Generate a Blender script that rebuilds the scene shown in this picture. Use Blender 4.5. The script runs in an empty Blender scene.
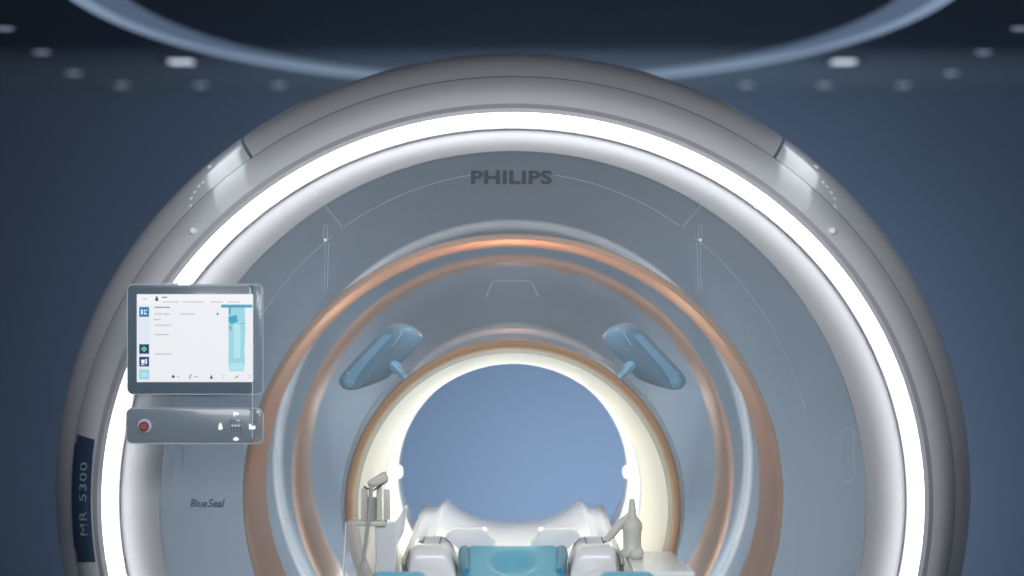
import bpy, bmesh, math, random
from mathutils import Vector, Matrix, Euler
S = bpy.context.scene
C = S.collection
PI = math.pi
# ------------------------------------------------------------------ camera
F = 2393.0                      # focal length in pixels of the 1024 px wide frame
EYE = 1.5
cam_d = bpy.data.cameras.new('camera')
cam = bpy.data.objects.new('camera', cam_d)
C.objects.link(cam)
cam.location = (0, 0, EYE)
cam.rotation_euler = (PI/2, 0, 0)
cam_d.sensor_width = 36
cam_d.lens = 36*F/1024
cam_d.clip_start = .05
cam_d.dof.use_dof = True
cam_d.dof.focus_distance = 6.03
cam_d.dof.aperture_fstop = (cam_d.lens/1000)/.066
S.camera = cam
# ------------------------------------------------------------------ world and large lights
w = bpy.data.worlds.new('room_ambient')
S.world = w
w.use_nodes = True
w.node_tree.nodes['Background'].inputs[0].default_value = (.55, .68, .9, 1)
w.node_tree.nodes['Background'].inputs[1].default_value = .22

def lamp(name, kind, loc, energy, col=(1, 1, 1), size=0, size_y=None, aim=None):
    l = bpy.data.lights.new(name, kind)
    l.energy = energy
    l.color = col
    if kind == 'AREA':
        l.shape = 'RECTANGLE'; l.size = size; l.size_y = size_y or size
    else:
        l.shadow_soft_size = size
    o = bpy.data.objects.new(name, l)
    C.objects.link(o)
    o.location = loc
    if aim is not None:
        o.rotation_euler = (Vector(aim)-Vector(loc)).to_track_quat('-Z', 'Y').to_euler()
    return o
lamp('housing_fill', 'AREA', (0, 3.2, 2.46), 108, (.95, .97, 1), 2.6, 1.0, (0, 6.3, 1.6))  # unseen area light added to brighten the housing
lamp('front_fill', 'AREA', (0, .4, 2.0), 12, (.92, .96, 1), 2.4, 1.2, (0, 6.0, 1.0))  # unseen fill added near the camera to brighten the bore entrance
for sx in (-1, 1):
    lamp('side_reflection_light', 'AREA', (sx*1.42, 6.0, 2.47), 9, (.9, .97, 1), .28, 4.4).rotation_euler = (0, 0, 0)  # out-of-frame strips, shaped to reflect as pale patches on the housing
lamp('rear_wall_fill', 'AREA', (.4, 10.2, .24), 175, (.78, .97, 1.0), 1.4, .3, (.4, 12.1, .55))  # hidden light added behind the scanner to grade the back wall
S.view_settings.view_transform = 'Standard'
S.view_settings.look = 'None'
S.view_settings.gamma = 1
S.view_settings.exposure = 0
S.view_settings.use_curve_mapping = False
S.cycles.transparent_max_bounces = 24
S.cycles.max_bounces = 10

# ------------------------------------------------------------------ helpers
def px(x, y, d):
    return Vector(((x-512)*d/F, d, EYE-(y-288)*d/F))

def sr(r, g, b):
    f = lambda c: (c/255/12.92 if c <= 10 else ((c/255+.055)/1.055)**2.4)
    return (f(r), f(g), f(b), 1)

def mat(name, col, rough=.5, metal=0, alpha=1, emit=None, es=1, coat=0, noise=0, nscale=20):
    m = bpy.data.materials.new(name)
    m.use_nodes = True
    nt = m.node_tree
    p = nt.nodes['Principled BSDF']
    p.inputs['Base Color'].default_value = col
    p.inputs['Roughness'].default_value = rough
    p.inputs['Metallic'].default_value = metal
    p.inputs['Alpha'].default_value = alpha
    p.inputs['Coat Weight'].default_value = coat
    p.inputs['Coat Roughness'].default_value = .08
    if emit:
        p.inputs['Emission Color'].default_value = emit
        p.inputs['Emission Strength'].default_value = es
    if noise:
        tc = nt.nodes.new('ShaderNodeTexCoord')
        n = nt.nodes.new('ShaderNodeTexNoise')
        n.inputs['Scale'].default_value = nscale
        n.inputs['Detail'].default_value = 3
        mx = nt.nodes.new('ShaderNodeMix'); mx.data_type = 'RGBA'
        mx.inputs[6].default_value = col
        mx.inputs[7].default_value = tuple(c*(1-noise) for c in col[:3])+(1,)
        nt.links.new(tc.outputs['Object'], n.inputs['Vector'])
        nt.links.new(n.outputs['Fac'], mx.inputs[0])
        nt.links.new(mx.outputs[2], p.inputs['Base Color'])
    return m

M = dict(
    wall=mat('wall_blue_paint', (.043, .058, .100, 1), .8, noise=.12, nscale=1.5),
    ceil=mat('ceiling_blue_paint', (.032, .042, .066, 1), .85, noise=.1, nscale=1.5),
    floor=mat('floor_vinyl', (.18, .22, .3, 1), .45, noise=.15, nscale=3),
    shell=mat('translucent_housing', (.74, .74, .76, 1), .38, alpha=.88, coat=.7),
    cover=mat('translucent_face_cover', (.40, .47, .54, 1), .55, alpha=.12),
    facerim=mat('white_face_rim', (.44, .45, .47, 1), .6, alpha=.68),
    side=mat('dark_seam', (.05, .055, .065, 1), .5),
    seam=mat('pale_seam', (.40, .47, .52, 1), .5),
    led=mat('white_light_ring', (1, 1, 1, 1), .5, emit=(1, 1, 1, 1), es=3.8),
    lip=mat('grey_bezel', (.50, .50, .52, 1), .45, alpha=.92),
    copper=mat('copper_winding', (.62, .40, .25, 1), .7, metal=.25, noise=.12, nscale=4),
    bronze=mat('bronze_edge', (.46, .30, .19, 1), .65, metal=.2),
    bore=mat('bore_liner_cream', (.88, .86, .76, 1), .35),
    khaki=mat('bore_edge_trim', (.48, .47, .40, 1), .4),
    drum=mat('inner_drum', (.185, .25, .31, 1), .6, noise=.08, nscale=3),
    drumc=mat('frosted_inner_drum', (.42, .50, .56, 1), .95, alpha=.3),
    tube=mat('clear_tube', (.72, .84, .92, 1), .2, alpha=.42, coat=.4),
    blue=mat('blue_module', (.12, .25, .36, 1), .32, coat=.4),
    blue2=mat('blue_module_panel', (.20, .46, .64, 1), .25, coat=.5),
    bluelite=mat('blue_module_edge', (.55, .74, .85, 1), .25),
    white=mat('white_plastic', (.80, .81, .82, 1), .3, coat=.3),
    offw=mat('off_white_plastic', (.60, .59, .53, 1), .4),
    greyp=mat('grey_plastic', (.42, .42, .40, 1), .45),
    clear=mat('clear_acrylic', (.85, .88, .90, 1), .1, alpha=.14, coat=.5),
    edge=mat('clear_acrylic_edge', (.85, .90, .93, 1), .2),
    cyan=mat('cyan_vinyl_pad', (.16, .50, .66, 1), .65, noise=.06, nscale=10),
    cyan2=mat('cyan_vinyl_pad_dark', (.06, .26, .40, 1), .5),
    slot=mat('dark_slot', (.03, .03, .035, 1), .6),
    ink=mat('dark_lettering', (.045, .06, .08, 1), .5),
    ink2=mat('blue_grey_lettering', (.05, .065, .11, 1), .5),
    badge=mat('navy_badge', (.040, .072, .135, 1), .5),
    bink=mat('badge_lettering', (.42, .50, .58, 1), .5),
    glassb=mat('console_body', (.115, .155, .20, 1), .3, coat=.3),
    glassbar=mat('console_bar_body', (.20, .245, .285, 1), .3, coat=.3),
    glassf=mat('console_clear_frame', (.25, .32, .38, 1), .15, alpha=.45, coat=.4),
    cedge=mat('console_edge', (.52, .60, .65, 1), .25),
    screen=mat('screen_glow', (.0, .0, .0, 1), .3, emit=sr(233, 236, 240), es=1),
    s_navy=mat('screen_navy', (0, 0, 0, 1), .3, emit=sr(22, 58, 108)),
    s_blue=mat('screen_blue', (0, 0, 0, 1), .3, emit=sr(20, 118, 170)),
    s_pale=mat('screen_pale_cyan', (0, 0, 0, 1), .3, emit=sr(152, 210, 226)),
    s_pale2=mat('screen_very_pale_cyan', (0, 0, 0, 1), .3, emit=sr(178, 224, 234)),
    s_mid=mat('screen_mid_cyan', (0, 0, 0, 1), .3, emit=sr(62, 160, 196)),
    s_side=mat('screen_sidebar', (0, 0, 0, 1), .3, emit=sr(222, 230, 242)),
    s_head=mat('screen_header', (0, 0, 0, 1), .3, emit=sr(240, 240, 243)),
    s_grey=mat('screen_grey_text', (0, 0, 0, 1), .3, emit=sr(172, 176, 184)),
    s_dark=mat('screen_dark_mark', (0, 0, 0, 1), .3, emit=sr(70, 76, 90)),
    s_white=mat('screen_white_mark', (0, 0, 0, 1), .3, emit=sr(235, 245, 250)),
    s_green=mat('screen_green_mark', (0, 0, 0, 1), .3, emit=sr(120, 225, 150)),
    icon=mat('lit_white_icon', (.8, .8, .8, 1), .4, emit=(1, 1, 1, 1), es=.45),
    red=mat('red_button', (.28, .04, .05, 1), .35),
    red2=mat('red_button_mark', (.62, .22, .22, 1), .4),
    dot=mat('pale_stud', (.92, .94, .97, 1), .25),
    cove=mat('cove_light_strip', (.1, .1, .1, 1), .5, emit=sr(122, 140, 164), es=1.0),
    cove2=mat('cove_soft_glow', (.1, .1, .1, 1), .5, emit=sr(74, 90, 112), es=1.0),
    down=mat('downlight_glow', (.2, .2, .2, 1), .5, emit=sr(160, 172, 195), es=.7),
    down2=mat('panel_lamp_glow', (.2, .2, .2, 1), .5, emit=sr(225, 232, 250), es=1.1),
    lamp=mat('bore_lamp_glow', (1, 1, 1, 1), .5, emit=(1, .98, .95, 1), es=.85),
    blamp=mat('bore_side_lamp_glow', (1, 1, 1, 1), .5, emit=(1, 1, .92, 1), es=1.1),
    base=mat('plinth_grey', (.30, .32, .36, 1), .5),
)

def obj(name, bm, m, parent=None, smooth=True, ang=35, offset=(0, 0, 0)):
    bmesh.ops.recalc_face_normals(bm, faces=bm.faces)
    me = bpy.data.meshes.new(name)
    bm.to_mesh(me); bm.free()
    ms = m if isinstance(m, (list, tuple)) else [m]
    for k in ms:
        me.materials.append(M[k] if isinstance(k, str) else k)
    if smooth:
        me.shade_smooth()
        me.set_sharp_from_angle(angle=math.radians(ang))
    o = bpy.data.objects.new(name, me)
    C.objects.link(o)
    if parent is not None:
        o.parent = parent
    return o

def tag(o, label=None, cat=None, group=None, kind=None):
    if label: o['label'] = label
    if cat: o['category'] = cat
    if group: o['group'] = group
    if kind: o['kind'] = kind
    return o

def empty(name, loc, label, cat, group=None):
    o = bpy.data.objects.new(name, None)
    C.objects.link(o)
    o.location = loc
    o.empty_display_size = .1
    return tag(o, label, cat, group)

def box(bm, c, s, bev=0, seg=3, rot=None, mi=0):
    r = bmesh.ops.create_cube(bm, size=1)
    vs = r['verts']
    bmesh.ops.scale(bm, vec=s, verts=vs)
    es = list({e for v in vs for e in v.link_edges})
    if bev:
        rr = bmesh.ops.bevel(bm, geom=es, offset=bev, segments=seg, profile=.5, affect='EDGES')
        vs = list({v for f in rr['faces'] for v in f.verts} | {v for v in vs if v.is_valid})
        # gather whole island
        seen = set(vs); st = list(vs)
        while st:
            v = st.pop()
            for e in v.link_edges:
                o = e.other_vert(v)
                if o not in seen: seen.add(o); st.append(o)
        vs = list(seen)
    if rot is not None:
        bmesh.ops.rotate(bm, verts=vs, cent=(0, 0, 0), matrix=rot)
    bmesh.ops.translate(bm, vec=c, verts=vs)
    for f in {f for v in vs for f in v.link_faces}: f.material_index = mi
    return vs

def tube(bm, pts, r, n=10, cap=True):
    pts = [Vector(p) for p in pts]
    rs = r if isinstance(r, (list, tuple)) else [r]*len(pts)
    rings = []
    up = Vector((0, 0, 1))
    prev = None
    for i, p in enumerate(pts):
        t = (pts[min(i+1, len(pts)-1)]-pts[max(i-1, 0)]).normalized()
        if prev is None:
            a = t.cross(up)
            if a.length < .01: a = t.cross(Vector((1, 0, 0)))
            a.normalize()
        else:
            a = (prev-t*prev.dot(t)).normalized()
        prev = a
        b = t.cross(a)
        rings.append([bm.verts.new(p+(a*math.cos(k*2*PI/n)+b*math.sin(k*2*PI/n))*rs[i]) for k in range(n)])
    for i in range(len(rings)-1):
        for k in range(n):
            bm.faces.new((rings[i][k], rings[i][(k+1) % n], rings[i+1][(k+1) % n], rings[i+1][k]))
    if cap:
        bm.faces.new(rings[0][::-1]); bm.faces.new(rings[-1])

def prism(bm, outline, y0, y1, bev=0, seg=2, mi=0):
    """outline in x,z, extruded along y from y0 (front) to y1 (back)."""
    a = [bm.verts.new((x, y0, z)) for x, z in outline]
    b = [bm.verts.new((x, y1, z)) for x, z in outline]
    n = len(a)
    fs = [bm.faces.new(a), bm.faces.new(b[::-1])]
    for k in range(n):
        fs.append(bm.faces.new((a[k], b[k], b[(k+1) % n], a[(k+1) % n])))
    for f in fs: f.material_index = mi
    if bev:
        es = [e for e in fs[0].edges]
        bmesh.ops.bevel(bm, geom=es, offset=bev, segments=seg, profile=.5, affect='EDGES')

def rrect(cx, cz, wx, wz, r, n=6):
    out = []
    for (sx, sz, a0) in ((1, 1, 0), (-1, 1, 90), (-1, -1, 180), (1, -1, 270)):
        for k in range(n+1):
            a = math.radians(a0+90*k/n)
            out.append((cx+sx*(wx/2-r)+r*math.cos(a), cz+sz*(wz/2-r)+r*math.sin(a)))
    return out

def lathe(bm, prof, c, n=24, axis='Z'):
    rings = []
    for r, h in prof:
        ring = []
        for k in range(n):
            a = 2*PI*k/n
            if axis == 'Z': p = (c[0]+r*math.cos(a), c[1]+r*math.sin(a), c[2]+h)
            else: p = (c[0]+r*math.cos(a), c[1]+h, c[2]+r*math.sin(a))
            ring.append(bm.verts.new(p))
        rings.append(ring)
    for i in range(len(rings)-1):
        for k in range(n):
            bm.faces.new((rings[i][k], rings[i][(k+1) % n], rings[i+1][(k+1) % n], rings[i+1][k]))
    bm.faces.new(rings[0][::-1]); bm.faces.new(rings[-1])

# the scanner axis
AX = .0025
AZ = .9474
NS = 288
FLOOR = .05

def ring_mesh(prof, closed=True, mi=None, n=NS, a0=0, a1=2*PI, floor=FLOOR, thick=0):
    """prof: list of (rx, rz, y) ; swept round the scanner axis. a=0 is the right side, PI/2 the top."""
    bm = bmesh.new()
    full = abs(a1-a0-2*PI) < 1e-6
    cols = []
    m = n if full else n+1
    for k in range(m):
        a = a0+(a1-a0)*k/n
        col = []
        for j, (rx, rz, y) in enumerate(prof):
            z = AZ+rz*math.sin(a)
            z = max(z, floor+.0004*j)
            col.append(bm.verts.new((AX+rx*math.cos(a), y, z)))
        cols.append(col)
    P = len(prof)
    for k in range(n):
        c0, c1 = cols[k], cols[(k+1) % m]
        for j in range(P if closed else P-1):
            f = bm.faces.new((c0[j], c0[(j+1) % P], c1[(j+1) % P], c1[j]))
            if mi: f.material_index = mi[j]
    if not full and closed:
        bm.faces.new(cols[0]); bm.faces.new(cols[-1][::-1])
    return bm

def R(dx, d, top=None):
    """visible half width dx (px) and top row (px) of a ring at depth d -> (rx, rz, d)"""
    rx = dx*d/F
    rz = rx if top is None else (EYE-(top-288)*d/F)-AZ
    return (rx, rz, d)

# ================================================================== the room
def struct(name, bm, m):
    o = obj(name, bm, m, None, smooth=False); o['kind'] = 'structure'; return o
bm = bmesh.new(); box(bm, (0, 5.4, -.05), (7.0, 14.6, .1)); struct('floor', bm, 'floor')
bm = bmesh.new(); box(bm, (0, 5.4, 2.55), (7.0, 14.6, .1)); struct('ceiling', bm, 'ceil')
bm = bmesh.new(); box(bm, (0, 12.16, 1.25), (6.8, .1, 2.5)); struct('wall_back', bm, 'wall')
bm = bmesh.new(); box(bm, (-3.45, 5.4, 1.25), (.1, 14.6, 2.5)); struct('wall_left', bm, 'wall')
bm = bmesh.new(); box(bm, (3.45, 5.4, 1.25), (.1, 14.6, 2.5)); struct('wall_right', bm, 'wall')

# ceiling ring light (elliptical cove)
def flat_ring(a, b, cy, wd, z0, z1, n=160):
    bm = bmesh.new()
    cols = []
    for k in range(n):
        t = 2*PI*k/n
        ca, sa = math.cos(t), math.sin(t)
        col = []
        for (dr, z) in ((0, z0), (0, z1), (-wd, z1), (-wd, z0)):
            col.append(bm.verts.new(((a+dr)*ca, cy+(b+dr)*sa, z)))
        cols.append(col)
    for k in range(n):
        for j in range(4):
            bm.faces.new((cols[k][j], cols[k][(j+1) % 4], cols[(k+1) % n][(j+1) % 4], cols[(k+1) % n][j]))
    return bm
t = empty('ring_ceiling_light', (0, 8.2, 2.5), 'large soft blue-white oval light ring on the dark blue ceiling', 'ceiling light')
def child_keep(o, t):
    o.parent = t
    o.matrix_parent_inverse = Matrix.Translation(-t.location)
o = obj('light_strip', flat_ring(1.5, 3.3, 8.2, .05, 2.48, 2.4995), 'cove'); child_keep(o, t)
o = obj('inner_glow_band', flat_ring(1.448, 3.248, 8.2, .12, 2.488, 2.4995), 'cove2'); child_keep(o, t)

# downlights
def downlight(x, y, d, name, label, cat, group, square=False):
    p = px(x, y, d)
    t = empty(name, (p.x, p.y, 2.5), label, cat, group)
    bm = bmesh.new()
    if square:
        # frame: four bars round the diffuser
        W, D = .135, .24
        for (cx, cy, sx, sy) in ((0, D/2, W+.02, .02), (0, -D/2, W+.02, .02), (W/2, 0, .02, D-.02), (-W/2, 0, .02, D-.02)):
            box(bm, (cx, cy, -.006), (sx, sy, .011))
        obj('frame', bm, 'ceil', t)
        bm = bmesh.new(); box(bm, (0, 0, -.0035), (W-.022, D-.022, .006), .002, 1)
        obj('diffuser', bm, 'down2', t)
    else:
        lathe(bm, [(.036, -.0005), (.05, -.0005), (.05, -.006), (.044, -.010), (.036, -.006)], (0, 0, 0))
        obj('trim_ring', bm, 'ceil', t)
        bm = bmesh.new(); lathe(bm, [(.035, -.001), (.035, -.011), (.028, -.0125)], (0, 0, 0))
        obj('diffuser', bm, 'down', t)
    return t
def dz(y): return 1.0*F/(288-y)
names = ['just above the rear wall, outermost of the far row', 'second of the far row', 'closest to the scanner housing in the far row']
for s, side in ((-1, 'left'), (1, 'right')):
    for i, (dx, y) in enumerate(((391, 83), (312, 83), (234, 83), (439, 71), (471, 50), (508, 26))):
        d = dz(y)
        lab = ['faint round ceiling downlight at the %s end of the far row' % side,
               'faint round ceiling downlight, middle one of three in the far row, %s side' % side,
               'faint round ceiling downlight of the far row nearest the scanner top, %s side' % side,
               'faint round ceiling downlight a step nearer than the far row, %s side' % side,
               'faint round ceiling downlight, second from the %s edge of the photo' % side,
               'faint round ceiling downlight cut by the %s edge of the photo' % side][i]
        downlight(512.5+s*dx, y, d, 'downlight', lab, 'ceiling light', 'round downlights in the ceiling')
    downlight(512.5+s*331.5, 60, dz(60), 'panel_ceiling_light', 'bright rectangular ceiling lamp on the %s, above the round downlights' % side,
              'ceiling light', 'rectangular ceiling lamps', True)

# ================================================================== the scanner
sc = empty('scanner', (AX, 6.9, 0), 'large see-through grey medical scanner with a glowing white light ring and copper coils', 'medical scanner')
def sp(name, bm, m, ang=35, parent=sc):
    o = obj(name, bm, m, None, ang=ang)
    o.parent = parent
    if parent is sc:
        o.matrix_parent_inverse = Matrix.Translation(-sc.location)
    return o
TAU = 2*PI
K = .949
# --- outer housing (rim that curves back from the light ring)
prof = [(1.088, 1.086*K, 6.185), (1.108, 1.108*K, 6.20), (1.130, 1.132*K, 6.232), (1.150, 1.152*K, 6.27), (1.1655, 1.169*K, 6.312)]
outerb = [(1.168, 1.1715*K, 6.326), (1.192, 1.194*K, 6.375), (1.224, 1.224*K, 6.45), (1.252, 1.250*K, 6.55), (1.276, 1.271*K, 6.68), (1.290, 1.280*K, 6.85),
          (1.288, 1.278*K, 7.3), (1.266, 1.255*K, 7.65), (1.225, 1.21*K, 7.88)]
def shell(prof, th=.012):
    inner = [(rx-th, rz-th, y+th*.6) for rx, rz, y in prof]
    return prof+inner[::-1]
sp('front_rim', ring_mesh(shell(prof), n=360), 'shell', 50)
# split the outer body at the two gaps near the top
AG = math.atan2((EYE-(150-288)*6.45/F-AZ)/K, (778-513)*6.45/F)
gap = .0035
sp('top_housing', ring_mesh(shell(outerb), n=160, a0=AG+gap, a1=PI-AG-gap), 'shell', 50)
sp('side_housing', ring_mesh(shell(outerb), n=360, a0=PI-AG+gap, a1=TAU+AG-gap), 'shell', 50)
# dark seam filler below the joint
sp('housing_seam', ring_mesh([(1.1650, 1.1685*K, 6.316), (1.1685, 1.172*K, 6.324), (1.160, 1.1635*K, 6.336), (1.156, 1.160*K, 6.326)], n=360), 'side')
sp('rear_cover', ring_mesh([(1.235, 1.21*K, 7.90), (1.235, 1.21*K, 7.93), (.43, .43, 7.93), (.43, .43, 7.90)], n=200), 'drum')

# --- bezel and light ring
L = 6.17
sp('light_ring_bezel', ring_mesh([(1.0605, 1.0595*K, L-.004), (1.072, 1.071*K, L-.004), (1.087, 1.085*K, 6.184), (1.085, 1.083*K, 6.25), (1.0605, 1.0595*K, 6.25)], n=360), 'lip')
sp('light_ring', ring_mesh([(1.0265, 1.0230*K, L+.035), (1.0265, 1.0230*K, L+.008), (1.0305, 1.0270*K, L-.002), (1.0380, 1.0350*K, L-.007), (1.0480, 1.0460*K, L-.007), (1.0560, 1.0545*K, L-.002), (1.0598, 1.0588*K, L+.008), (1.0598, 1.0588*K, L+.035)], n=360), 'led', 60)
sp('light_ring_inner_edge', ring_mesh([(1.0212, 1.0182*K, L+.034), (1.0262, 1.0226*K, L+.034), (1.0262, 1.0226*K, L+.06), (1.0212, 1.0182*K, L+.06)], n=360), 'lip')


# --- front face cover, bulging forward to the bore
TB = 10
face = [(1.0200, 1.0170*K, 6.214), (1.000, .953, 6.203), (.975, .940, 6.184), (.940, .922, 6.158), (.907, .904, 6.140),
        (.903, .901, 6.138), (.86, .862, 6.124), (.80, .81, 6.110), (.72, .72*.99, 6.092), (.64, .64*.985, 6.072), (.56, .56*.99, 6.052), (.50, .50*.995, 6.033),
        (.455, .455, 6.018), (.4225, .4225, 6.006)]
def face_depth(x, z):
    x, z = x-AX, z-AZ
    g = lambda q: math.hypot(x/q[0], z/q[1])
    for i in range(len(face)-1):
        g0, g1 = g(face[i]), g(face[i+1])
        if g0 <= 1 <= g1:
            f = (1-g0)/max(1e-9, g1-g0)
            return face[i][2]*(1-f)+face[i+1][2]*f
    return face[-1][2] if g(face[-1]) < 1 else face[0][2]
fr_, fi_ = face[:5], face[5:]
sp('face_rim', ring_mesh(fr_+[(rx, rz, y+.008) for rx, rz, y in fr_][::-1], n=360), 'facerim', 60)
sp('face_cover', ring_mesh(fi_+[(rx, rz, y+.006) for rx, rz, y in fi_][::-1], n=360), 'cover', 60)

# --- bore ring + liner
sp('bore_rim', ring_mesh([(.4120, .4120, 5.985), (.4185, .4185, 5.989), (.4220, .4220, 6.000), (.4220, .4220, 6.03), (.398, .398, 6.03), (.400, .400, 5.998), (.4045, .4045, 5.988)], n=240), 'bronze')
sp('bore_trim', ring_mesh([(.3998, .3998, 5.9975), (.3975, .3975, 6.001), (.3895, .3895, 6.012), (.3895, .3895, 6.03), (.3978, .3978, 6.03)], n=240), 'khaki')
lin = [(.3892, .3892, 6.014), (.386, .386, 6.03), (.378, .378, 6.09), (.366, .366, 6.20), (.355, .355, 6.35), (.349, .349, 6.5), (.3455, .3455, 6.7), (.342, .342, 7.1),
       (.345, .345, 7.35), (.365, .365, 7.65), (.40, .40, 7.86), (.425, .425, 7.895)]
fl = lin[:6]
sp('bore_flare', ring_mesh(fl+[(a+.008, b+.008, c) for a, b, c in fl][::-1], n=200), 'bore', 60)
lamp('bore_fill', 'POINT', (AX, 6.33, AZ+.02), 2.3, (1, .96, .86), 0)  # invisible point added on the axis to fill the flare evenly
lin = lin[5:]
sp('bore_liner', ring_mesh(lin+[(a+.008, b+.008, c) for a, b, c in lin][::-1], n=200), 'white', 60)
sp('bore_light', ring_mesh([(.3470, .3470, 6.60), (.3445, .3445, 6.605), (.3400, .3400, 7.05), (.3420, .3420, 7.06)], n=200), 'lamp')
for s in (-1, 1):
    bm = bmesh.new()
    bmesh.ops.create_uvsphere(bm, u_segments=24, v_segments=14, radius=1)
    bmesh.ops.scale(bm, vec=(.0085, .03, .0175), verts=bm.verts)
    bmesh.ops.translate(bm, vec=(AX+s*.331, 7.0, AZ+.015), verts=bm.verts)
    sp('bore_side_lamp', bm, 'blamp')

# --- inner drum behind the face: a recessed back surface the coils stand before
sp('inner_drum', ring_mesh([(.4340, .4340, 6.12), (.4340, .4340, 7.80), (.4400, .4400, 7.80), (.4400, .4400, 6.12)], n=160), 'drumc')

# --- copper coils
def coil(name, dxo, top, d0, th, length, m=('bronze', 'copper')):
    rx = dxo*d0/F
    rz = EYE-(top-288)*d0/F-AZ
    b = .004
    pr = [(rx-b, rz-b, d0), (rx, rz, d0+b), (rx, rz-.009, d0+length), (rx-th, rz-th-.011, d0+length), (rx-th, rz-th, d0+b), (rx-th+b, rz-th+b, d0)]
    mi = [0, 0, 0, 1, 1, 0]
    bm = ring_mesh(pr, mi=mi, n=300)
    sp(name, bm, list(m))
coil('copper_coil', 270.5, 233.3, 6.34, .0155, .47)
coil('copper_coil', 220.5, 255.2, 7.12, .0155, .44)
# fine windings on the big coil: pale hairlines at its front face
sp('clear_tube', ring_mesh([R(238.5, 7.60, 221.5), R(238.5, 7.82, 221.5), R(231, 7.82, 228.5), R(231, 7.60, 228.5)], n=240), 'tube')
sp('clear_tube_edge', ring_mesh([R(238.6, 7.592, 221.2), R(238.6, 7.598, 221.2), R(236.8, 7.598, 223), R(236.8, 7.592, 223)], n=240), 'edge')

# --- blue modules above the bore
def module(s):
    """rounded slab seen from its edge: a long outer panel and a lower flank meeting in a ridge"""
    u = 6.16/F
    c = px(512.5+s*131.8, 356, 6.16)
    P3 = lambda x, y, d: Vector((c.x-s*(x-380.7)*u, c.y+d, c.z-(y-356)*u))
    outer = [(389, 323), (372, 341), (352, 362), (340, 375), (337.5, 382), (342, 388.5), (350, 391.5)]      # outer edge, top to bottom
    inner = [(399, 321.8), (415, 327), (424, 337), (418, 349), (400, 363), (388, 379.5), (371, 385)]        # the flank edge
    ridge = [(404, 330), (396, 343), (383, 356), (373, 370), (366, 381), (360, 387), (355, 390)]
    outer_d = [.0, .0, .0, .0, .0, .0, .0]
    bm = bmesh.new()
    def row(pts, d): return [bm.verts.new(P3(x, y, d)) for x, y in pts]
    mid = [((a[0]*.72+b[0]*.28), (a[1]*.72+b[1]*.28)) for a, b in zip(outer, ridge)]
    mid2 = [((a[0]*.25+b[0]*.75), (a[1]*.25+b[1]*.75)) for a, b in zip(outer, ridge)]
    fl1 = [((a[0]*.6+b[0]*.4), (a[1]*.6+b[1]*.4)) for a, b in zip(ridge, inner)]
    rows = [row(outer, .045), row(outer, .0), row(mid, -.018), row(mid2, -.040), row(ridge, -.046), row(fl1, -.030), row(inner, -.004), row(inner, .045)]
    # close the back
    n = len(rows)
    for i in range(n):
        a, b = rows[i], rows[(i+1) % n]
        for k in range(len(outer)-1):
            bm.faces.new((a[k], a[k+1], b[k+1], b[k]))
    bm.faces.new([r[0] for r in rows]); bm.faces.new([r[-1] for r in rows][::-1])
    o = sp('blue_module', bm, 'blue', 80)
    cl = o.data.attributes.new('crease_edge', 'FLOAT', 'EDGE')
    for e in o.data.edges:
        y0, y1 = [o.data.vertices[v].co.y-c.y for v in e.vertices]
        if abs(y0-y1) < .012 and (abs(y0) < .005 or y0 > .04): cl.data[e.index].value = .45
        if y0 < -.045 and y1 < -.045: cl.data[e.index].value = .6
    md = o.modifiers.new('smooth', 'SUBSURF'); md.levels = 2; md.render_levels = 3
    # inset panel lying on the outer face
    def onp(t, f, lift):
        k = t*(len(outer)-1); i = min(int(k), len(outer)-2); g = k-i
        A = Vector(outer[i])*(1-g)+Vector(outer[i+1])*g
        B = Vector(ridge[i])*(1-g)+Vector(ridge[i+1])*g
        q = A*(1-f)+B*f
        d = -.002-.037*f
        return P3(q.x, q.y, d-lift)
    bm = bmesh.new()
    N = 20
    g = [[bm.verts.new(onp(.09+.72*a/N, .20+.58*b/6, .005+.0045*math.sin(PI*b/6))) for b in range(7)] for a in range(N+1)]
    g2 = [[bm.verts.new(onp(.09+.72*a/N, .20+.58*b/6, -.003)) for b in range(7)] for a in range(N+1)]
    for a in range(N):
        for b in range(6):
            bm.faces.new((g[a][b], g[a][b+1], g[a+1][b+1], g[a+1][b])); bm.faces.new((g2[a][b], g2[a+1][b], g2[a+1][b+1], g2[a][b+1]))
        bm.faces.new((g[a][0], g[a+1][0], g2[a+1][0], g2[a][0])); bm.faces.new((g[a][6], g2[a][6], g2[a+1][6], g[a+1][6]))
    for b in range(6):
        bm.faces.new((g[0][b], g2[0][b], g2[0][b+1], g[0][b+1])); bm.faces.new((g[N][b], g[N][b+1], g2[N][b+1], g2[N][b]))
    p = obj('outer_panel', bm, 'blue2', None, ang=50); p.parent = o
    bm = bmesh.new()
    tube(bm, [P3(x-.2, y, -.0435) for x, y in [(403, 332.5), (396, 343), (388, 351), (383, 356), (377, 364), (373, 370), (366, 381), (361, 386)]], .0013, 8)
    p = obj('ridge', bm, 'bluelite'); p.parent = o
    bm = bmesh.new()
    tube(bm, [onp(.47, .16, .006), onp(.53, .38, .007), onp(.66, .40, .009), onp(.69, .62, .009)], .0010, 8)
    p = obj('panel_notch', bm, 'bluelite'); p.parent = o
    bm = bmesh.new()
    a = P3(391, 362, -.012); b = P3(406, 378, -.012)
    tube(bm, [a, b], .010, 18)
    tube(bm, [a, a+(b-a)*.48], .0155, 18)
    p = obj('stem', bm, 'blue2', None, ang=50); p.parent = o
for s in (1, -1): module(s)

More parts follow.
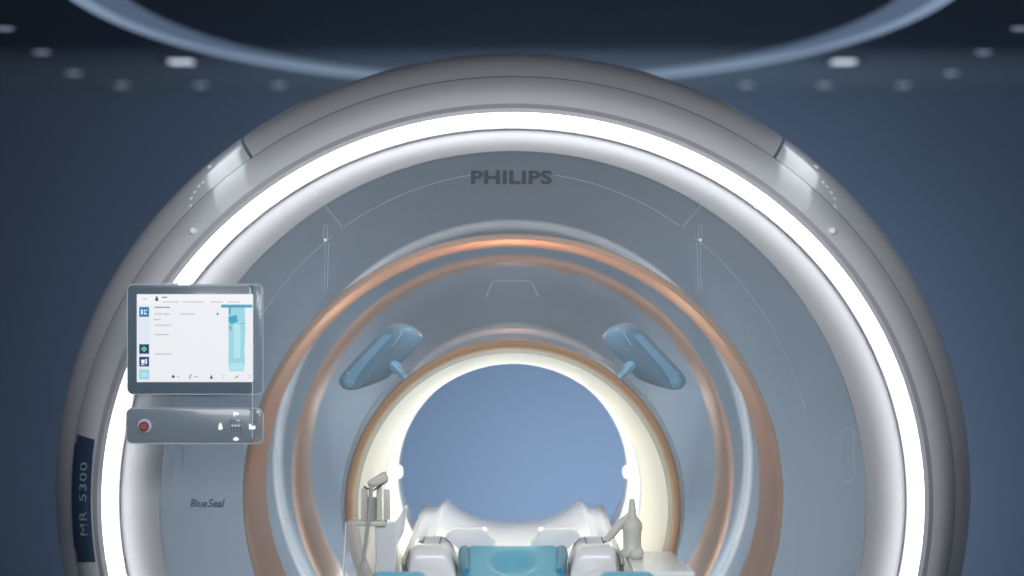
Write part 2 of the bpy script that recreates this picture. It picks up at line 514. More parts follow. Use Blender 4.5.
# --- hairlines and small fittings on the face
def face_pt(x, y, lift=.003):
    d = 6.1
    for _ in range(6):
        p = px(x, y, d)
        d = face_depth(p.x, p.z)-lift
    return px(x, y, d)
def arc_pts(rx, rz, cy, a0, a1, n):
    return [(512.8+rx*math.cos(a), cy-rz*math.sin(a)) for a in [math.radians(a0+(a1-a0)*k/n) for k in range(n+1)]]
def line(name, pts, r=.0009, m='seam', closed=False):
    bm = bmesh.new()
    q = [face_pt(x, y) for x, y in pts]
    if closed: q.append(q[0]+(q[1]-q[0])*.01)
    tube(bm, q, r, 6)
    return sp(name, bm, m)
for s in (1, -1):
    mir = (lambda P, s=s: [(512.8+s*(x-512.8), y) for x, y in P])
    line('cover_seam', mir(arc_pts(304, 328, 500, 16, 53.5, 30)), .0008)
    line('cover_seam', mir(arc_pts(304, 328, 500, 56.5, 82, 24)), .0008)
    line('cover_seam', mir([(683, 227), (697, 210), (711.5, 192)]), .0012)
    # hook and long pull strip
    def pill(cx, y0, y1, wd):
        h = wd/2
        P = [(cx+h*math.cos(a), y0+h-h*math.sin(a)) for a in [PI*k/6 for k in range(7)]]
        P += [(cx+h*math.cos(a), y1-h-h*math.sin(a)) for a in [PI+PI*k/6 for k in range(7)]]
        return P
    line('cover_clip', mir(pill(700.2, 225, 241.5, 3.4)), .0010, closed=True)
    line('cover_strip', mir([(697.0, 243), (698.2, 289), (701.2, 289), (700.2, 243)]), .0007, closed=True)
    line('cover_pocket', mir(pill(848.5, 428, 482, 11)), .0006, closed=True)
    bm = bmesh.new(); pq = face_pt(512.8+s*187.6, 240, .004)
    lathe(bm, [(.004, -.003), (.0045, 0), (.004, .003)], pq, 14, 'Y'); sp('cover_clip_pin', bm, 'dot')
line('hatch_outline', [(486, 297), (492, 283), (494, 281), (530, 281), (532, 283), (538.5, 297)], .0009, m='lip')

def rim_surface(x, y):
    """depth where the line of sight through x,y meets the housing rim"""
    allp = prof+outerb
    g = lambda q: math.hypot((px(x, y, q[2]).x-AX)/q[0], (px(x, y, q[2]).z-AZ)/q[1])
    for i in range(len(allp)-1):
        g0, g1 = g(allp[i]), g(allp[i+1])
        if (g0-1)*(g1-1) <= 0:
            f = (1-g0)/(g1-g0) if abs(g1-g0) > 1e-9 else 0
            return allp[i][2]*(1-f)+allp[i+1][2]*f
    return allp[0][2] if g(allp[0]) < 1 else 6.33
# small studs and vent slits on the rim, gap between the housings
for s in (1, -1):
    c = px(512.8+s*319.3, 231, 6.235)
    c = px(512.8+s*319.3, 231, rim_surface(512.8+s*319.3, 231)+.002)
    bm = bmesh.new()
    lathe(bm, [(.0, -.016), (.007, -.014), (.0105, -.008), (.011, .004)], c, 20, 'Y')
    sp('rim_stud', bm, 'dot')
    slits = [(309.5, 170, 12, 1.2, 7.0), (314, 185.5, 9, 1.4, 6.85), (318, 189.5, 9, 1.5, 6.75), (322, 195.5, 9, 1.6, 6.68), (325, 201.5, 10, 1.8, 6.62), (325, 208.5, 9, 2.0, 6.58), (323, 215.5, 10, 2.6, 6.52)]
    for dx, y, ln, wd, d in slits:
        # point on the housing with that direction: rest the slit on the shell
        a = math.atan2((501-y)/K, dx)
        best = None
        for i in range(len(outerb)-1):
            for f in range(0, 20):
                q = [outerb[i][k]*(1-f/20)+outerb[i+1][k]*f/20 for k in range(3)]
                P = Vector((AX+s*q[0]*math.cos(a), q[2], AZ+q[1]*math.sin(a)))
                X = 512+P.x*F/P.y; Y = 288-(P.z-EYE)*F/P.y
                e = (X-512.8-s*dx)**2+(Y-y)**2
                if best is None or e < best[0]: best = (e, P, q, i)
        e, P, q, i = best
        da = ln*.00042
        bm = bmesh.new()
        pr = [(q[0]+.0016, q[1]+.0016, q[2]), (q[0]+.0016+.003, q[1]+.0016+.003, q[2]+.008), (q[0]-.002, q[1]-.002, q[2]+.008), (q[0]-.002, q[1]-.002, q[2])]
        aa = a if s > 0 else PI-a
        bm = ring_mesh(pr, n=6, a0=aa-da, a1=aa+da)
        sp('vent_slit', bm, 'dot')
    # dark gap filler
    aa = AG if s > 0 else PI-AG
    pr = [(rx-.004, rz-.004, y+.001) for rx, rz, y in outerb]
    bm = ring_mesh(pr+[(rx-.01, rz-.01, y) for rx, rz, y in pr][::-1], n=2, a0=aa-gap*1.05, a1=aa+gap*1.05)
    sp('housing_gap', bm, 'side')

# lettering
def text_bm(body, width, height=None, bold=0, shear=0, depth=.0015, space=1.0):
    cu = bpy.data.curves.new('lettering', 'FONT')
    cu.body = body; cu.size = 1; cu.offset = bold; cu.shear = shear
    cu.extrude = 0; cu.align_x = 'CENTER'; cu.align_y = 'CENTER'; cu.space_character = space
    cu.resolution_u = 4
    o = bpy.data.objects.new('lettering_tmp', cu); C.objects.link(o)
    dg = bpy.context.evaluated_depsgraph_get()
    me = bpy.data.meshes.new_from_object(o.evaluated_get(dg))
    bm = bmesh.new(); bm.from_mesh(me)
    bpy.data.objects.remove(o); bpy.data.meshes.remove(me); bpy.data.curves.remove(cu)
    xs = [v.co.x for v in bm.verts]; ys = [v.co.y for v in bm.verts]
    w, h = max(xs)-min(xs), max(ys)-min(ys)
    cx, cy = (max(xs)+min(xs))/2, (max(ys)+min(ys))/2
    kx = width/w; ky = (height/h) if height else kx
    for v in bm.verts:
        v.co = Vector(((v.co.x-cx)*kx, 0, (v.co.y-cy)*ky))
    r = bmesh.ops.extrude_face_region(bm, geom=bm.faces[:])
    bmesh.ops.translate(bm, vec=(0, depth, 0), verts=[g for g in r['geom'] if isinstance(g, bmesh.types.BMVert)])
    return bm
def place_text(name, body, cx, cy, wpx, hpx, m, **k):
    c = face_pt(cx, cy, .004)
    u = c.y/F
    bm = text_bm(body, wpx*u, hpx*u, **k)
    for v in bm.verts:
        p = v.co+c
        # lay it on the bulging face
        f = face_depth(p.x, p.z)
        p.y = f-.0035+v.co.y
        v.co = p
    return sp(name, bm, m)
o = place_text('maker_lettering', 'PHILIPS', 511.5, 177.3, 81, 14.2, 'ink', bold=.035, space=1.06)
o['label'] = 'dark grey capital lettering'
place_text('cover_lettering', 'Blue', 198.8, 503.3, 17.6, 8, 'ink2', bold=.006, shear=.25)
place_text('cover_lettering', 'Seal', 216.4, 503.3, 17.0, 8, 'ink2', bold=.012, shear=.25)

# navy badge on the left flank with vertical lettering
bm = bmesh.new()
rows = []
NR, NC = 24, 8
def bl(y): t = (y-498)/64; return 71.8+4*t*t
def brt(y): t = (y-498)/64; return 93.4+4.6*t*t
def bend(x, y): 
    d = 6.262+.001*max(0, 98-x)
    return d
def badge_pt(x, y, lift=.005):
    return px(x, y, rim_surface(x, y)-lift)
verts = []
for i in range(NR+1):
    y = 434+128*i/NR
    yy = [434+ (440-434)*j/NC if i == 0 else y for j in range(NC+1)]
    row = []
    for j in range(NC+1):
        y2 = 434+6.5*j/NC+(562-434-6.5*j/NC)*i/NR
        x = bl(y2)+(brt(y2)-bl(y2))*j/NC
        row.append((x, y2))
    verts.append(row)
fr = [[bm.verts.new(badge_pt(*q)) for q in row] for row in verts]
bk = [[bm.verts.new(badge_pt(q[0], q[1])+Vector((.001, .004, 0))) for q in row] for row in verts]
for i in range(NR):
    for j in range(NC):
        bm.faces.new((fr[i][j], fr[i][j+1], fr[i+1][j+1], fr[i+1][j]))
        bm.faces.new((bk[i][j], bk[i+1][j], bk[i+1][j+1], bk[i][j+1]))
for i in range(NR):
    bm.faces.new((fr[i][0], fr[i+1][0], bk[i+1][0], bk[i][0])); bm.faces.new((fr[i][NC], bk[i][NC], bk[i+1][NC], fr[i+1][NC]))
for j in range(NC):
    bm.faces.new((fr[0][j], bk[0][j], bk[0][j+1], fr[0][j+1])); bm.faces.new((fr[NR][j], fr[NR][j+1], bk[NR][j+1], bk[NR][j]))
badge = sp('side_badge', bm, 'badge')
badge['label'] = 'navy blue badge with vertical letters and digits'
for body, y0, y1, b in (('MR', 535.5, 511, .0), ('5300', 501.5, 462.5, .0)):
    bm = text_bm(body, abs(y0-y1), 7.0, bold=b, depth=1.0, space=1.1)
    for v in bm.verts:
        X, Z, D = v.co.x, v.co.z, v.co.y
        yy = (y0+y1)/2-X
        xx = 82.6-Z+((yy-498)/64)**2*4
        v.co = badge_pt(xx, yy, .0065)+Vector((0, .0015*D, 0))
    o = obj('badge_lettering', bm, 'bink'); o.parent = badge
    o.matrix_parent_inverse = Matrix.Identity(4)

# plinth
bm = bmesh.new(); box(bm, (AX, 7.05, .024), (1.9, 1.6, .047), .01, 2); sp('plinth', bm, 'base')

# unseen point lights added inside the housing to brighten its interior
for (x, z, y, e) in ((-.50, -.35, 7.65, 2.0), (.50, -.35, 7.65, 2.0), (-.97, -.42, 7.0, 12), (.97, -.42, 7.0, 12), (-.50, .15, 7.68, 1.0), (.50, .15, 7.68, 1.0), (0, .52, 7.65, .4), (-.62, .62, 7.2, 1.5), (.62, .62, 7.2, 1.5)):
    lamp('interior_fill', 'POINT', (AX+x, y, AZ+z), e, (.96, .97, 1), 0)

for sx in (-1, 1): lamp('coil_side_fill', 'POINT', (AX+sx*.40, 6.52, AZ+.40), .8, (1, .88, .74), 0)  # added points, no fixture, for tan highlights on the coils
for sx in (-1, 1): lamp('module_fill', 'POINT', (AX+sx*.20, 6.10, AZ+.56), .55, (.9, .97, 1), 0)  # added points, no fixture, to brighten the blue modules
lamp('coil_top_fill', 'POINT', (AX, 6.50, AZ+.54), 2.3, (1, .48, .28), 0)  # added orange point that tints the top of the big coil
# ================================================================== control console
u = 5.86/F
CO = px(195, 365, 5.86)
con = empty('control_console', CO, 'grey glass touch screen console with red button, left of the scanner face', 'control console')
def cx_(x, y): return ((x-195)*u, -(y-365)*u)
def crect(name, x0, y0, x1, y1, r, yf, yb, m, parent=con, bev=0):
    bm = bmesh.new()
    a = cx_(x0, y0); b = cx_(x1, y1)
    prism(bm, rrect((a[0]+b[0])/2, (a[1]+b[1])/2, b[0]-a[0], a[1]-b[1], r*u), yf, yb, bev)
    return obj(name, bm, m, parent)
def loop(name, x0, y0, x1, y1, r, yf, th, m, parent=con):
    bm = bmesh.new()
    a = cx_(x0, y0); b = cx_(x1, y1)
    P = [(x, yf, z) for x, z in rrect((a[0]+b[0])/2, (a[1]+b[1])/2, b[0]-a[0], a[1]-b[1], r*u)]
    P.append(P[0])
    tube(bm, P, th, 6, cap=False)
    return obj(name, bm, m, parent)
body = crect('screen_housing', 127.5, 285, 252, 394, 5, 0, .03, 'glassb', bev=.003)
crect('screen_side_frame', 252.3, 285, 262.6, 394, 3, .002, .028, 'glassf', bev=.002)
loop('screen_frame_edge', 127.3, 284.3, 263, 394.3, 6, .0, .0012, 'cedge')
scr = crect('screen', 137, 294.2, 253, 382, .5, -.003, .001, 'screen')
bar = crect('control_bar', 126.5, 408.6, 252, 443, 5, 0, .03, 'glassbar', bev=.003)
crect('control_bar_end', 252.3, 408.6, 262.6, 443, 4, .002, .028, 'glassf', bev=.002)
loop('control_bar_edge', 126.2, 408.3, 263, 443.6, 6, .0, .0013, 'cedge')
crect('neck', 132, 393, 252, 409.5, 2, .010, .045, 'glassf', bev=.002)
bm = bmesh.new(); tube(bm, [(cx_(252.5, 383)[0], -.001, cx_(0, 383)[1]), (cx_(252.5, 438)[0], -.001, cx_(0, 438)[1])], .0009, 6); obj('front_edge_line', bm, 'edge', con)
bm = bmesh.new(); box(bm, (cx_(171, 284)[0], .004, cx_(0, 284)[1]), (14*u, .012, 2.4*u), .0015, 2); obj('top_tab', bm, 'cedge', con)
for x in (182, 236):
    bm = bmesh.new()
    a = cx_(x, 350)
    prism(bm, rrect(a[0], a[1], .035, .05, .008), .029, face_depth(CO.x+a[0], CO.z+a[1])-CO.y-.012, .002)
    obj('mount_arm', bm, 'lip', con)
# screen contents (flat shapes on the glass)
def sflat(name, shapes, m, y=-.0036, th=.0006):
    for sh in shapes:
        bm = bmesh.new()
        prism(bm, [cx_(x, yy) for x, yy in sh], y, y+th)
        o = obj(name, bm, m, scr)
    return o
def rc(x0, y0, x1, y1): return [(x0, y0), (x1, y0), (x1, y1), (x0, y1)]
sflat('screen_header', [rc(137.2, 294.4, 252.8, 304)], 's_head')
sflat('screen_sidebar', [rc(138.5, 305, 150.5, 380.5)], 's_side')
sflat('screen_tile', [rc(139.5, 307, 149.3, 316.8)], 's_blue', -.0044)
sflat('screen_tile', [rc(139.5, 344.2, 149.3, 353.8)], 's_navy', -.0044)
sflat('screen_tile', [rc(139.5, 356.8, 149.3, 366.4)], 's_navy', -.0044)
sflat('screen_tile', [rc(139.5, 369.5, 149.3, 379.3)], 's_pale', -.0044)
sflat('tile_mark', [rc(141.3, 309.6, 142.9, 314.4), rc(144.2, 310, 145.4, 311.6), rc(144.2, 312.4, 145.4, 314.4), rc(146, 309.6, 147.4, 310.7), rc(146, 313.2, 147.4, 314.4),
                    rc(141.6, 359.6, 144.9, 363.4), rc(145.8, 358.8, 147.2, 364), rc(141.4, 364.2, 144.9, 364.9)], 's_white', -.005)
sflat('tile_mark', [[(144.4, 346.2), (147.2, 349), (144.4, 351.8), (141.6, 349)]], 's_green', -.005)
sflat('tile_mark', [[(144.4, 347.8), (145.6, 349), (144.4, 350.2), (143.2, 349)]], 's_navy', -.0055)
sflat('tile_mark', [[(144.4+3*math.cos(a*PI/6), 374.4+3*math.sin(a*PI/6)) for a in range(12)]], 's_pale2', -.005)
random.seed(4)
def words(x0, x1, y, h=.9):
    out = []; x = x0
    while x < x1:
        wd = random.uniform(3, 8)
        out.append(rc(x, y-h/2, min(x+wd, x1), y+h/2)); x += wd+.6
    return out
sflat('screen_text_line', words(143, 147.5, 299)+words(162, 180, 302)+words(183, 205, 302)+words(211, 223, 302)+words(228, 240, 302)
      + words(155, 170, 314)+words(181, 195, 314)+words(154, 161, 319.5)+words(155, 171, 325.2)+words(155, 169, 334.6)+words(155, 172, 354), 's_grey', -.0044)
sflat('screen_mark', [rc(155.5, 298, 158.5, 301), rc(156, 296.4, 158, 297.8)]+words(162, 168, 297.3)+words(155, 170, 307.3)+[rc(217, 313, 218.6, 315)]
      + [[(173.5+1.5*math.cos(a*PI/5), 376.5+1.5*math.sin(a*PI/5)) for a in range(10)],
         [(211.6, 374.5), (213, 378), (210.2, 378)], rc(210, 377.8, 213.3, 378.6), [(235.4, 377.8), (238, 375.2), (238.6, 375.8), (236, 378.4)],
         rc(189.4, 377.2, 190.6, 378.4), rc(190.2, 374.8, 190.8, 377.8), rc(190.2, 374.8, 192.2, 375.5)], 's_dark', -.0044)
sflat('screen_mark', words(177, 180, 376.6)+words(194, 198, 376.6)+[rc(222.4, 375.2, 224.8, 375.7), rc(222.4, 377.6, 224.8, 378.1), rc(248.5, 375.2, 251, 375.8), rc(248.5, 377.4, 251, 378)], 's_grey', -.0044)
sflat('patient_figure', [[(230, 306), (245, 306), (245.6, 330), (244.6, 350), (245.2, 362), (243.6, 371), (229.6, 371), (228.6, 362), (229, 340), (228.4, 318)]], 's_pale', -.0044)
sflat('patient_figure_shade', [rc(234, 322, 240.6, 358), rc(229.8, 363, 243.8, 370)], 's_pale2', -.005)
sflat('patient_coil_drawing', [rc(221.5, 304.6, 252.6, 307.6), rc(229, 307, 231, 314.5), [(229, 316.5), (237, 315), (238, 322), (231.5, 324.2), (229, 321.5)], rc(237, 323.2, 245.5, 323.8)], 's_mid', -.0056)
bm = bmesh.new()
P = [cx_(*q) for q in ((230.2, 325), (229.6, 328), (230.6, 330.4), (231.8, 328), (231.2, 326))]
tube(bm, [(a, -.0052, b) for a, b in P], .0007, 6); obj('patient_coil_cable', bm, 's_dark', scr)
# red button, pad and lit icons
a = cx_(144.7, 426)
bm = bmesh.new(); lathe(bm, [(.0175, .002), (.0175, -.004), (.015, -.0065), (.0125, -.0065)], (a[0], 0, a[1]), 32, 'Y'); btn = obj('emergency_button', bm, 'cedge', bar)
bm = bmesh.new(); lathe(bm, [(.0118, -.002), (.0118, -.014), (.0095, -.0165), (.005, -.0165)], (a[0], 0, a[1]), 32, 'Y'); obj('button_cap', bm, 'red', bar)
bm = bmesh.new(); tube(bm, [(a[0]+.0055*math.cos(k*PI/9), -.0168, a[1]+.0055*math.sin(k*PI/9)) for k in range(19)], .0008, 6, False)
box(bm, (a[0], -.0168, a[1]), (.004, .0012, .0012)); box(bm, (a[0], -.0168, a[1]), (.0012, .0012, .004)); obj('button_mark', bm, 'red2', bar)
a = cx_(236, 426)
bm = bmesh.new(); prism(bm, rrect(a[0], a[1], 14*u, 15*u, 3*u), -.004, .001, .001); obj('touch_pad', bm, 'glassf', bar)
bm = bmesh.new()
P = [(x, -.005, z) for x, z in rrect(a[0], a[1], 13*u, 14*u, 3*u)]; P.append(P[0]); tube(bm, P, .0006, 6, False)
for k in (-3, 0, 3): tube(bm, [(a[0]+k*u, -.005, a[1]+5.5*u), (a[0]+k*u, -.005, a[1]-5.5*u)], .0004, 6)
box(bm, (a[0], -.0055, a[1]+.5*u), (9*u, .001, 2.4*u)); obj('touch_pad_mark', bm, 'cedge', bar)
def ic(name, shapes):
    bm = bmesh.new()
    for sh in shapes: prism(bm, [cx_(x, y) for x, y in sh], -.0035, -.0005)
    obj(name, bm, 'icon', bar)
ic('lit_icon', [[(233.6, 411.6), (234.8, 411.6), (234.8, 412.2), (238.8, 412.2), (238.8, 415.2), (234.8, 415.2), (234.8, 416.2), (233.6, 416.2)]])
ic('lit_icon', [[(220.6, 422.2), (222, 425), (222.8, 428.6), (221, 430), (218.6, 429.4), (218.4, 426.5), (219.4, 424)]])
ic('lit_icon', [[(249, 424.4), (251, 423.4), (251.4, 425.8), (255.4, 425.8), (255.4, 429.2), (249.2, 429.2)]])
ic('lit_icon', [[(236, 436.6), (239, 438.8), (238.2, 440.6), (233.8, 440.6), (233.2, 438.8)]])

# ================================================================== patient table
TZ = .84
def wt(o, root):
    o.parent = root; o.matrix_parent_inverse = Matrix.Translation(-root.location); return o
tab = empty('patient_table', (AX, 5.3, 0), 'white sliding patient table running into the lit bore of the scanner', 'patient table')
# cradle: concave deck lofted along y
def deck_z(x):
    t = abs(x)/.205
    if t <= 1: return .790+.072*t**2.6
    return max(.838, .862-(t-1)*.25)
bm = bmesh.new()
xs = [-.27+.54*k/56 for k in range(57)]
ys = [4.3, 4.6, 5.2, 5.9, 6.07, 6.085, 6.5, 7.0, 7.27, 7.3]
def drow(y, top):
    return [bm.verts.new((AX+x, y, ((.765 if y < 6.08 else deck_z(x)) if top else .750) - (0 if y < 7.29 or not top else .006))) for x in xs]
T = [drow(y, True) for y in ys]; B = [drow(y, False) for y in ys]
for i in range(len(ys)-1):
    for k in range(len(xs)-1):
        bm.faces.new((T[i][k], T[i][k+1], T[i+1][k+1], T[i+1][k])); bm.faces.new((B[i][k], B[i+1][k], B[i+1][k+1], B[i][k+1]))
    bm.faces.new((T[i][0], T[i+1][0], B[i+1][0], B[i][0])); bm.faces.new((T[i][-1], B[i][-1], B[i+1][-1], T[i+1][-1]))
for i in (0, -1):
    for k in range(len(xs)-1): bm.faces.new((T[i][k], B[i][k], B[i][k+1], T[i][k+1]))
wt(obj('table_deck', bm, 'white'), tab)
for s in (-1, 1):
    bm = bmesh.new(); box(bm, (AX+s*.267, 6.57, .8315), (.010, 1.44, .018), .004, 3); wt(obj('rail', bm, 'greyp'), tab)
    bm = bmesh.new(); box(bm, (AX+s*.275, 6.57, .795), (.007, 1.44, .058), .003, 2); wt(obj('rail_liner', bm, 'white'), tab)
bm = bmesh.new(); box(bm, (AX, 5.0, .40), (.42, 1.1, .60), .05, 4); box(bm, (AX, 5.0, .05), (.6, 1.35, .1), .03, 3); wt(obj('table_pedestal', bm, 'white'), tab)
bm = bmesh.new(); box(bm, (AX, 5.1, .715), (.46, 1.5, .038), .012, 3); wt(obj('table_underframe', bm, 'greyp'), tab)

# head coil base on the table: two white shoulders each with slots
hb = empty('head_coil_base', (AX, 5.95, .8), 'glossy white head support base lying across the table behind the cyan cushion', 'head coil')
bm = bmesh.new(); box(bm, (AX, 5.82, .783), (.30, .48, .034), .006, 2); wt(obj('base_plate', bm, 'white'), hb)
for s in (-1, 1):
    bm = bmesh.new()
    # stepped slab: front fender + top
    D0, D1 = 5.82, 6.02
    def q(x, y, d):
        P = px(x, y, d); P.x = AX-s*(P.x-AX) if s > 0 else P.x; return P
    prof_l = [(-.256, .800), (-.250, .848), (-.244, .866), (-.234, .874), (-.172, .874), (-.160, .868), (-.150, .850), (-.140, .82), (-.136, .800)]
    rows = []
    for (y, k, dzz) in ((5.80, .93, -.030), (5.806, .975, -.012), (5.822, 1.0, -.001), (5.85, 1.0, 0), (6.03, 1.0, 0.0), (6.045, .99, -.008)):
        rows.append([bm.verts.new((AX-s*((x+.19)*k-.19)*1.0, y, z+dzz*max(0, (z-.80)/.074))) for x, z in prof_l])
    for i in range(len(rows)-1):
        for k in range(len(prof_l)-1): bm.faces.new((rows[i][k], rows[i][k+1], rows[i+1][k+1], rows[i+1][k]))
    for rw in (rows[0], rows[-1]): bm.faces.new(rw)
    for i in range(len(rows)-1): bm.faces.new((rows[i][0], rows[i+1][0], rows[i+1][-1], rows[i][-1]))
    side = wt(obj('shoulder_block', bm, 'white', ang=50), hb)
    # raised curved bracket toward the centre
    bm = bmesh.new()
    ol = [(-.168, .8785), (-.166, .884), (-.160, .892), (-.148, .899), (-.078, .899), (-.066, .893), (-.060, .876), (-.052, .870), (-.045, .862), (-.045, .80), (-.134, .80), (-.134, .850), (-.168, .8765)]
    prism(bm, [(AX-s*x, z) for x, z in (ol if s < 0 else ol[::-1])], 5.963, 6.04, .0015, 2)
    wt(obj('bracket', bm, 'white', ang=50), hb)
    for (xa, xb) in ((-.232, -.208), (-.186, -.1845)):
        bm = bmesh.new()
        x = (xa+xb)/2 if xb-xa > .01 else xa
        x = -.222 if xb-xa > .01 else -.180
        box(bm, (AX-s*x, 5.935, .8745), (.0028, .14, .0022), .0006, 1)
        if x < -.2: box(bm, (AX-s*(x-.004), 5.90, .8748), (.010, .010, .002), .0006, 1)
        wt(obj('slot', bm, 'slot'), hb)

# cyan cushion with recess
cu = empty('head_cushion', (AX, 5.85, .8), 'cyan vinyl head cushion with a round dip, in the middle of the table', 'cushion')
bm = bmesh.new()
def cush_z(x, y):
    t = abs(x)
    base = .864 - .068*max(0, (5.93-y)/.30)
    base -= .040*min(1, max(0, (t-.098)/.031))**2
    base -= .030*max(0, 1-math.hypot(x/.060, (y-5.80)/.085)**2)**1.4
    base -= .05*min(1, max(0, (y-5.925)/.035))**2
    base -= .02*max(0, (5.63-y)/.03)
    return max(base, .803)
nx, ny = 60, 30
tp = [[bm.verts.new((AX+(-.129+.258*i/nx)*(1 if True else 1), 5.60+.358*j/ny, cush_z(-.129+.258*i/nx, 5.60+.358*j/ny))) for i in range(nx+1)] for j in range(ny+1)]
bt = [[bm.verts.new((AX-.125+.25*i/nx, 5.603+.352*j/ny, .8013)) for i in range(nx+1)] for j in range(ny+1)]
for j in range(ny):
    for i in range(nx):
        bm.faces.new((tp[j][i], tp[j][i+1], tp[j+1][i+1], tp[j+1][i])); bm.faces.new((bt[j][i], bt[j+1][i], bt[j+1][i+1], bt[j][i+1]))
    bm.faces.new((tp[j][0], tp[j+1][0], bt[j+1][0], bt[j][0])); bm.faces.new((tp[j][nx], bt[j][nx], bt[j+1][nx], tp[j+1][nx]))
for i in range(nx):
    bm.faces.new((tp[0][i], bt[0][i], bt[0][i+1], tp[0][i+1])); bm.faces.new((tp[ny][i], tp[ny][i+1], bt[ny][i+1], bt[ny][i]))
wt(obj('pad', bm, 'cyan', ang=60), cu)
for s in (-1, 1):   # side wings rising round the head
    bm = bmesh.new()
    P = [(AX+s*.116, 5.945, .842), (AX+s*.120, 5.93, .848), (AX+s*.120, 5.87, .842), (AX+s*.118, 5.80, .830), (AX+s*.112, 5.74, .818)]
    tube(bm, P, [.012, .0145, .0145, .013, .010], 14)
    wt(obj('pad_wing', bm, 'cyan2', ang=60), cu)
# side straps pads low at both sides
for s, lab in ((-1, 'left'), (1, 'right')):
    bm = bmesh.new()
    c = px(512.8+s*114, 581, 5.48)
    box(bm, (c.x, c.y, .8075), (.135, .09, .082), .025, 5)
    o = obj('arm_pad', bm, 'cyan')
    tag(o, 'cyan arm pad at the very bottom edge, %s of the cyan head cushion' % lab, 'cushion', 'cyan arm pads beside the table')

# --- left clear bin with call unit
bx0 = px(346, 521, 5.9); bx1 = px(402, 521, 5.9)
tb = empty('side_bin', (bx0.x+.06, 5.9, .7), 'clear acrylic and white side bin on the left of the bore entrance', 'bin')
zt = bx0.z
bm = bmesh.new()
w0, w1 = px(347, 0, 5.9).x, px(401, 0, 5.9).x
prism(bm, [(w0-.010, zt-.19), (w0, zt), (w0+.003, zt), (w0-.006, zt-.19)], 5.86, 5.96); 
prism(bm, [(w0-.010, zt-.19), (w0, zt), (w1-.012, zt), (w1-.013, zt-.19)], 5.86, 5.863)
prism(bm, [(w0-.010, zt-.19), (w0, zt), (w1-.012, zt), (w1-.013, zt-.19)], 5.957, 5.96)
wt(obj('clear_wall', bm, 'clear'), tb)
bm = bmesh.new()
tube(bm, [(w0-.010, 5.858, zt-.19), (w0, 5.858, zt), (w0+.05, 5.858, zt)], .0016, 8)
wt(obj('clear_wall_edge', bm, 'edge'), tb)
bm = bmesh.new()
prism(bm, [(w0+.075, zt-.19), (w0+.070, zt-.004), (w1-.015, zt-.004), (w1-.010, zt+.002), (w1+.010, zt+.036), (w1+.015, zt+.034), (w1+.006, zt-.03), (w1-.012, zt-.06), (w1-.014, zt-.19)], 5.868, 5.95, .004, 2)
wt(obj('white_body', bm, 'white', ang=50), tb)
bm = bmesh.new(); c = px(371.5, 523, 5.88); box(bm, (c.x, 5.88, c.z), (.073, .05, .012), .003, 2); wt(obj('shelf', bm, 'offw'), tb)

ch = empty('call_unit_cradle', (px(375, 522, 5.88).x, 5.88, px(0, 520.5, 5.88).z), 'small upright grey cradle on the left bin shelf holding a handset', 'holder')
for (xa, xb, ya, yb) in ((361.5, 367.5, 488, 520.5), (376.5, 381.5, 485, 520.5), (383.5, 390, 490, 520)):
    a = px(xa, ya, 5.88); b = px(xb, yb, 5.88)
    bm = bmesh.new(); box(bm, ((a.x+b.x)/2, 5.885+(xa-361)*.0004, (a.z+b.z)/2), (b.x-a.x, .028, a.z-b.z), .002, 2)
    wt(obj('cradle_plate', bm, 'offw'), ch)
a = px(367, 497, 5.9); b = px(377, 520.5, 5.9)
bm = bmesh.new(); box(bm, ((a.x+b.x)/2, 5.899, (a.z+b.z)/2), (b.x-a.x+.004, .006, a.z-b.z), .001, 1); wt(obj('cradle_back', bm, 'greyp'), ch)
hs = empty('call_handset', px(377, 482, 5.87), 'pale handheld call unit with a hanging cable, resting on the cradle at the left', 'handset')
bm = bmesh.new()
c = px(378, 480.5, 5.865)
box(bm, (0, 0, 0), (.052, .034, .026), .007, 4)
for v in bm.verts:
    if v.co.x < -.01: v.co.z *= .8
bmesh.ops.rotate(bm, verts=bm.verts, cent=(0, 0, 0), matrix=Matrix.Rotation(math.radians(-28), 3, 'Y'))
bmesh.ops.translate(bm, vec=c, verts=bm.verts)
wt(obj('handset_body', bm, 'offw', ang=50), hs)
bm = bmesh.new(); P = [px(364, 486, 5.862), px(372, 491, 5.862), px(388.5, 480.5, 5.862)]; tube(bm, [p+Vector((0, -.006, 0)) for p in P], .0018, 8); wt(obj('handset_trim', bm, 'slot'), hs)
bm = bmesh.new()
P = [px(371.5, 484, 5.84), px(371, 490, 5.838), px(370, 505, 5.84), px(368, 525, 5.845), px(365, 548, 5.848), px(361, 572, 5.848), px(359, 596, 5.848)]
tube(bm, P, [.0065, .0052, .0045, .0045, .0045, .0045, .0045], 12)
wt(obj('cable', bm, 'greyp', ang=60), hs)

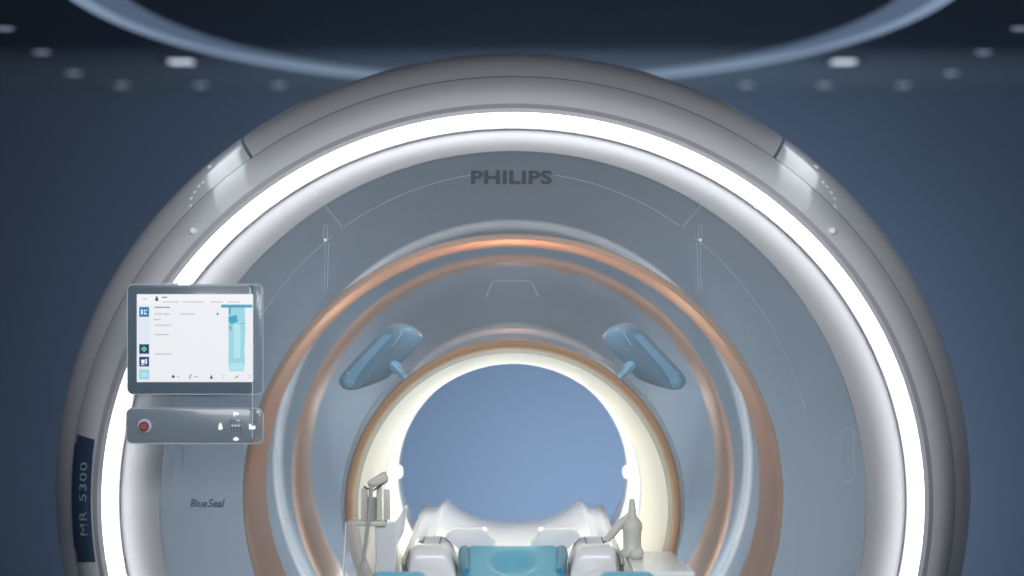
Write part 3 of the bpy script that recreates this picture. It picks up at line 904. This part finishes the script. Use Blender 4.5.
# --- right tray with bottle shaped connector
rt = empty('side_tray', (px(650, 565, 5.9).x, 5.9, .7), 'white side tray at the right of the bore entrance', 'tray')
zt2 = .8426
bm = bmesh.new()
x0, x1 = .284, px(682, 0, 5.87).x
vt = [(x0, 5.55), (.424, 5.55), (.399, 5.975), (x0, 5.975)]
a = [bm.verts.new((x, y, zt2)) for x, y in vt]; b = [bm.verts.new((x, y, zt2-.018)) for x, y in vt]
f0 = bm.faces.new(a); bm.faces.new(b[::-1])
for k in range(4): bm.faces.new((a[k], b[k], b[(k+1) % 4], a[(k+1) % 4]))
bmesh.ops.bevel(bm, geom=list(f0.edges), offset=.004, segments=3, profile=.5, affect='EDGES')
wt(obj('tray_top', bm, 'white', ang=50), rt)
bm = bmesh.new(); box(bm, (x0+.07, 5.90, zt2-.068), (.08, .10, .10), .01, 2); wt(obj('tray_bracket', bm, 'greyp'), rt)
bo = empty('bottle_connector', (px(632, 562, 5.87).x, 5.87, zt2), 'matte grey bottle shaped plug with a side hose, standing on the right tray', 'connector')
bm = bmesh.new()
uu = 5.87/F
lathe(bm, [(11.5*uu, 0), (12*uu, 2*uu), (11*uu, 6*uu), (9.2*uu, 9*uu), (9.2*uu, 24*uu), (10.4*uu, 27*uu), (10.2*uu, 32*uu), (8*uu, 36*uu), (4.6*uu, 39.5*uu), (4.2*uu, 48*uu), (3.4*uu, 49*uu), (3.1*uu, 56*uu), (1.9*uu, 57.5*uu)], (bo.location.x, 5.87, zt2), 28)
wt(obj('bottle_body', bm, 'offw', ang=50), bo)
bm = bmesh.new()
P = [px(629, 514.5, 5.865), px(623, 521, 5.862), px(616, 529, 5.86), px(611, 535, 5.86), px(606.5, 540, 5.86)]
tube(bm, P, [.006, .0095, .011, .0105, .008], 14)
wt(obj('hose', bm, 'offw', ang=60), bo)
bm = bmesh.new()
c = px(636, 571, 5.81)
bmesh.ops.create_uvsphere(bm, u_segments=20, v_segments=12, radius=.0195); bmesh.ops.scale(bm, vec=(1.15, .9, .95), verts=bm.verts)
bmesh.ops.scale(bm, vec=(.8, .8, .8), verts=bm.verts); bmesh.ops.translate(bm, vec=(c.x, 5.80, zt2+.0135), verts=bm.verts)
o = obj('round_knob', bm, 'offw'); tag(o, 'smooth pale round knob on the right tray in front of the grey plug', 'knob')
